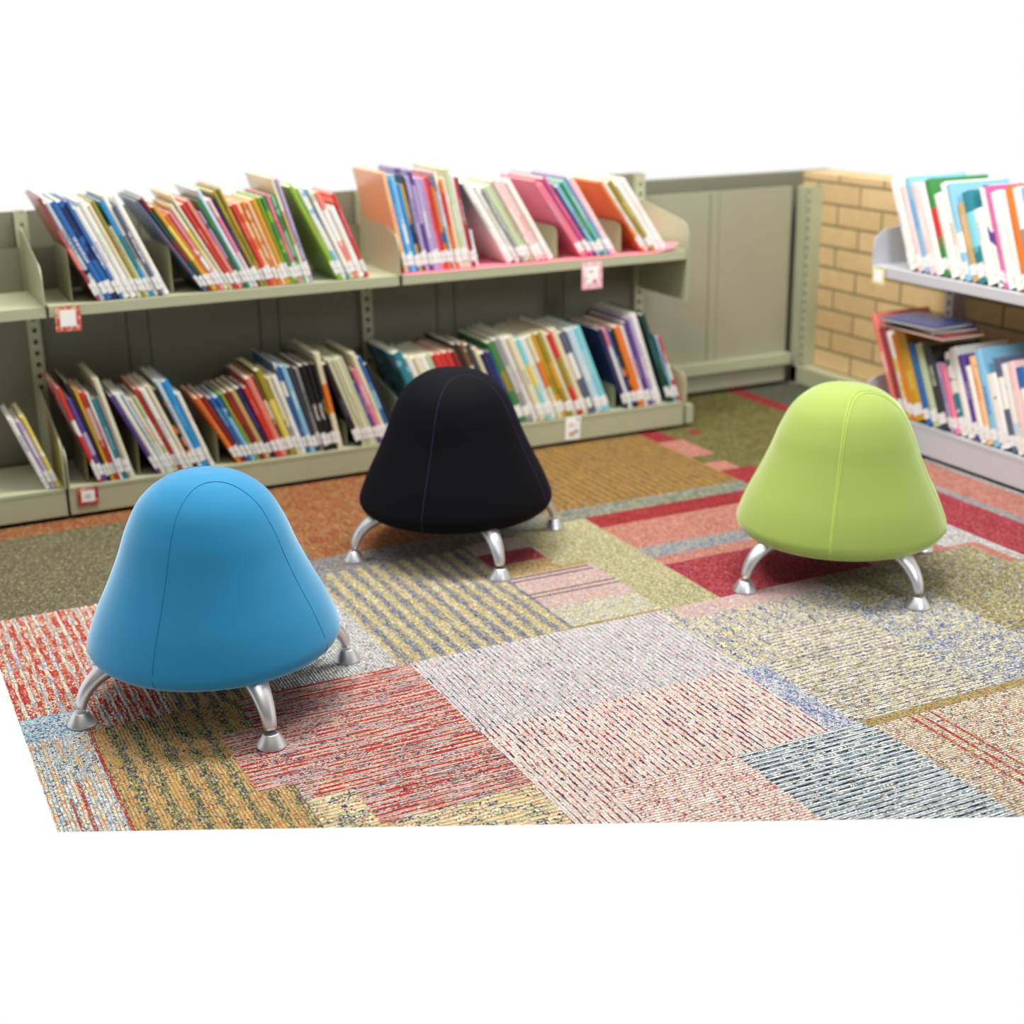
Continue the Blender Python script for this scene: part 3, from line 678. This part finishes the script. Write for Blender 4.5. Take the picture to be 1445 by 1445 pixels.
# ------------------------------------------------------------------ signs
def patterned(name, c1, c2, c3, scale):
    m, nt, b = new_mat(name); b.inputs['Roughness'].default_value = .4
    tc = N(nt, 'ShaderNodeTexCoord'); nz = N(nt, 'ShaderNodeTexVoronoi'); nz.inputs['Scale'].default_value = scale
    nt.links.new(tc.outputs['Object'], nz.inputs['Vector'])
    sp = N(nt, 'ShaderNodeSeparateColor'); nt.links.new(nz.outputs['Color'], sp.inputs[0])
    r = N(nt, 'ShaderNodeValToRGB'); r.color_ramp.interpolation = 'CONSTANT'; e = r.color_ramp.elements
    e[0].color = lin(c1); e[1].position = .45; e[1].color = lin(c2); k = e.new(.75); k.color = lin(c3)
    nt.links.new(sp.outputs[0], r.inputs[0]); nt.links.new(r.outputs[0], b.inputs['Base Color'])
    return m
m_sred = patterned('red_pattern', (206, 84, 76), (238, 170, 150), (190, 200, 140), 140)
m_sdred = patterned('dark_red_pattern', (170, 50, 50), (200, 90, 80), (230, 190, 160), 140)
m_syel = patterned('yellow_pattern', (226, 210, 130), (240, 236, 200), (200, 190, 90), 140)
m_paper = plain('sign_paper', (248, 246, 244), .5)
m_spink = patterned('pink_pattern', (240, 176, 186), (250, 214, 218), (244, 200, 204), 120)
def sign(cx, cz, w, h, border, label, y=YF - .0035, tilt=0, pic=None):
    t = thing('shelf_sign', label, 'sign', (cx, y, cz - h / 2))
    obj('card', bx(((-w/2, 0, 0), (w/2, .0012, h)), bevel=.0004), border, t)
    obj('paper', bx(((-w*.31, -.0008, h*.2), (w*.31, 0, h*.84))), m_paper, t)
    if pic:
        for nm, (x0, z0, r, col) in pic.items():
            bm_ = bmesh.new()
            bmesh.ops.create_circle(bm_, cap_ends=True, radius=r, segments=14)
            bmesh.ops.rotate(bm_, verts=list(bm_.verts), matrix=Matrix.Rotation(math.radians(90), 3, 'X'))
            bmesh.ops.scale(bm_, vec=(1, 1, .7), verts=list(bm_.verts))
            bmesh.ops.solidify(bm_, geom=list(bm_.faces), thickness=.0003)
            bmesh.ops.translate(bm_, vec=(x0, -.0011, z0), verts=list(bm_.verts))
            obj(nm, bm_, plain('print_' + nm, col, .5), t)
    t.rotation_euler = (0, math.radians(tilt), 0)
    return t
sign(.520, .505, .060, .060, m_sred, 'square sign with red floral border hanging off the upper left shelf', tilt=2, y=YF - .006)
sign(.520, .055, .052, .046, m_sdred, 'small dark red bordered sign on the bottom left shelf edge', tilt=2, pic={'grey_drawing': (0, .024, .009, (206, 206, 206))})
sign(1.966, .490, .066, .076, m_spink, 'pink card sign hanging from the pink lined upper shelf', y=YF - .006,
     pic={'green_drawing': (-.004, .050, .007, (190, 206, 160)), 'red_drawing': (.008, .022, .008, (224, 110, 130)), 'leaf_drawing': (-.018, .032, .006, (204, 216, 178))})
s_ = sign(1.903, .050, .050, .068, m_paper, 'white card sign on bottom shelf edge right of the black stool', tilt=3,
     pic={'orange_drawing': (-.004, .018, .009, (206, 150, 90)), 'blue_drawing': (.010, .024, .008, (120, 160, 206)), 'pink_drawing': (-.006, .045, .010, (240, 204, 212)), 'sky_drawing': (.014, .060, .005, (130, 160, 214))})
t = thing('shelf_sign', 'small yellow bordered card sign hanging at the far end of the right rack', 'sign', (XR - .006, 3.155, .455), (0, 0, math.radians(-90)))
obj('card', bx(((-.026, 0, 0), (.026, .0012, .05)), bevel=.0004), m_syel, t); obj('paper', bx(((-.018, -.0008, .008), (.018, 0, .042))), m_paper, t)

# red picture book standing flat against the back at the right end of the pink shelf
# ------------------------------------------------------------------ stools
PTS = [(0, .0905), (.10, .0902), (.15, .090), (.195, .0925), (.216, .103), (.2245, .119), (.2205, .138), (.2035, .18), (.1795, .229), (.1575, .279), (.1385, .329), (.112, .376), (.0725, .408), (.03, .4205), (0, .4222)]
def catmull(P, n=6):
    P = [tuple(2 * a - b for a, b in zip(P[0], P[1]))] + list(P) + [tuple(2 * a - b for a, b in zip(P[-1], P[-2]))]
    out = []
    for i in range(1, len(P) - 2):
        for k in range(n):
            t = k / n; a, b_, c, d = P[i-1:i+3]
            out.append(tuple(.5 * ((2*q) + (-p + r) * t + (2*p - 5*q + 4*r - s_) * t*t + (-p + 3*q - 3*r + s_) * t**3) for p, q, r, s_ in zip(a, b_, c, d)))
    out.append(P[-2]); return out
PROF = catmull(PTS)
def r_at(z):
    for (r0, z0), (r1, z1) in zip(PROF, PROF[1:]):
        if z0 > .118 and z0 <= z <= z1: return r0 + (r1 - r0) * (z - z0) / max(1e-9, z1 - z0)
    return .2245
def z_at_r(r):
    up = [p for p in PROF if p[1] > .119]
    for (r0, z0), (r1, z1) in zip(up, up[1:]):
        if r1 <= r <= r0: return z0 + (z1 - z0) * (r0 - r) / max(1e-9, r0 - r1)
    return .4222 if r < .03 else .119

def fabric(name, col, sheen, scol, rough=.75, sr=.35):
    m, nt, b = new_mat(name)
    b.inputs['Base Color'].default_value = lin(col); b.inputs['Roughness'].default_value = rough
    b.inputs['Specular IOR Level'].default_value = .25
    b.inputs['Sheen Weight'].default_value = sheen; b.inputs['Sheen Roughness'].default_value = sr
    b.inputs['Sheen Tint'].default_value = lin(scol)
    tc = N(nt, 'ShaderNodeTexCoord'); vo = N(nt, 'ShaderNodeTexVoronoi'); vo.inputs['Scale'].default_value = 900
    nt.links.new(tc.outputs['Object'], vo.inputs['Vector'])
    bp = N(nt, 'ShaderNodeBump'); bp.inputs['Strength'].default_value = .12; bp.inputs['Distance'].default_value = .0006
    nt.links.new(vo.outputs['Distance'], bp.inputs['Height']); nt.links.new(bp.outputs[0], b.inputs['Normal'])
    return m
m_alu = plain('brushed_aluminium', (226, 226, 230), .40, metal=1.0, bump=.08, bscale=900)
m_under = plain('black_underside', (18, 18, 20), .8)

def body_bm():
    b = bmesh.new(); n = 128; rings = []
    for r, z in PROF:
        if r < 1e-6: rings.append([b.verts.new((0, 0, z))])
        else: rings.append([b.verts.new((r * math.cos(2*math.pi*k/n), r * math.sin(2*math.pi*k/n), z)) for k in range(n)])
    for A, B_ in zip(rings, rings[1:]):
        if len(A) == 1 and len(B_) == 1: continue
        for k in range(n):
            k2 = (k + 1) % n
            if len(A) == 1: b.faces.new((A[0], B_[k2], B_[k]))
            elif len(B_) == 1: b.faces.new((A[k], A[k2], B_[0]))
            else: b.faces.new((A[k], A[k2], B_[k2], B_[k]))
    return b

def tube_bm(path, radii, nseg=12, flat=None, b=None):
    b = b or bmesh.new(); rings = []
    for i, p in enumerate(path):
        p = Vector(p)
        tng = (Vector(path[min(i+1, len(path)-1)]) - Vector(path[max(i-1, 0)])).normalized()
        side = tng.cross(Vector((0, 0, 1)))
        if side.length < 1e-4: side = Vector((0, 1, 0))
        side.normalize(); up = side.cross(tng).normalized()
        ra, rb = radii[i] if isinstance(radii[i], tuple) else (radii[i], radii[i])
        rings.append([b.verts.new(p + side * ra * math.cos(2*math.pi*k/nseg) + up * rb * math.sin(2*math.pi*k/nseg)) for k in range(nseg)])
    for A, B_ in zip(rings, rings[1:]):
        for k in range(nseg): b.faces.new((A[k], A[(k+1) % nseg], B_[(k+1) % nseg], B_[k]))
    b.faces.new(rings[0][::-1]); b.faces.new(rings[-1])
    return b

def seam_paths(offs):
    """arched seam on one side: follows a diagonal up the bell and arcs over in front of the crown"""
    out = []
    for off in offs:
        a = .052 + off; path = []
        vmax = .156
        for k in range(81):
            v = -vmax + 2 * vmax * k / 80
            u = math.sqrt(v * v + a * a)
            r = math.hypot(u, v)
            if r > .2225: continue
            path.append((u, v, z_at_r(r) + .0003))
        # continue down round the belly
        for sgn in (-1, 1):
            u, v, z = path[0] if sgn < 0 else path[-1]
            phi = math.atan2(v, u); ext = []
            for r_, z_ in ((.2235, .126), (.2245, .119), (.2235, .111), (.216, .103)):
                ext.append((r_ * math.cos(phi), r_ * math.sin(phi), z_))
            if sgn < 0: path = ext[::-1] + path
            else: path = path + ext
        out.append(path)
    return out

def make_stool(label, loc, rot, mat, seam_mat, seam_r, offs, leg_off):
    root = thing('ball_stool', label, 'stool', loc, (0, 0, rot), 'bell shaped stools on metal legs')
    body = obj('cushion', body_bm(), mat, root, smooth=True)
    for side in (0, 1):
        b = bmesh.new()
        for path in seam_paths(offs):
            ca, sa = math.cos(math.pi * side), math.sin(math.pi * side)
            P = [(x * ca - y * sa, x * sa + y * ca, z) for x, y, z in path]
            tube_bm(P, [seam_r] * len(P), 6, b=b)
        obj('seam', b, seam_mat, body, smooth=True)
    obj('base_plate', prism([(.14 * math.cos(2*math.pi*k/40), .14 * math.sin(2*math.pi*k/40)) for k in range(40)], 'z', .078, .0905), m_under, root)
    for k in range(4):
        a = math.radians(leg_off + 90 * k)
        path = []; rad = []
        n = 16
        for i in range(n + 1):
            t = i / n
            # quarter arch: leaves the base flat, curves down to the foot
            ang = t * math.pi / 2 * .93
            r = .150 + .103 * math.sin(ang)
            z = .022 + .082 * math.cos(ang) ** 1.0 - (0 if t < 1 else 0)
            path.append((r * math.cos(a), r * math.sin(a), z))
            wd = .0245 - .013 * t
            rad.append((wd, wd * .78))
        leg = obj('leg', tube_bm(path, rad, 20), m_alu, root, smooth=True)
        fb = bmesh.new(); ns = 32; prof = [(.0001, .0245), (.0125, .0245), (.0135, .0235), (.0255, .0045), (.0262, .0025), (.0262, .0006), (.0001, .0006)]
        rings = [[fb.verts.new((.2535 * math.cos(a) + r * math.cos(2*math.pi*q/ns), .2535 * math.sin(a) + r * math.sin(2*math.pi*q/ns), z)) for q in range(ns)] for r, z in prof]
        for A, B_ in zip(rings, rings[1:]):
            for q in range(ns): fb.faces.new((A[q], A[(q+1) % ns], B_[(q+1) % ns], B_[q]))
        ft = obj('foot', fb, m_alu, leg)
        for p in ft.data.polygons: p.use_smooth = False
        for p in ft.data.polygons:
            if abs(p.normal.z) < .9: p.use_smooth = True
    return root
f_blue = fabric('blue_knit', (40, 136, 186), 1.0, (200, 232, 250))
f_blk = fabric('black_knit', (7, 6, 11), .07, (80, 80, 200), sr=.25)
f_blk.node_tree.nodes['Principled BSDF'].inputs['Specular IOR Level'].default_value = .10
f_grn = fabric('lime_knit', (152, 172, 84), 1.0, (244, 255, 214))
f_blue2 = fabric('blue_seam', (20, 116, 172), .9, (200, 232, 250))
f_blk2 = fabric('black_seam', (40, 38, 66), .4, (110, 110, 190))
f_grn2 = fabric('lime_stitching', (176, 204, 92), .7, (244, 255, 214))
# local +x is the middle of the front panel; seams lie on the diagonals; feet under the diagonals +45
R = math.radians
make_stool('bright blue bell-shaped fabric stool with thin seams, nearest the camera at left', (.5462, 2.3750, 0), R(-89), f_blue, f_blue2, .0007, (0,), 3.6)
make_stool('black bell-shaped fabric stool in the middle, before the bottom shelf', (1.2563, 2.902, 0), R(-90), f_blk, f_blk2, .0009, (0,), -1.9)
make_stool('lime green bell-shaped stool with pale double stitching, at right', (1.931, 2.3425, 0), R(-90), f_grn, f_grn2, .0013, (-.006, .006), 2.0)
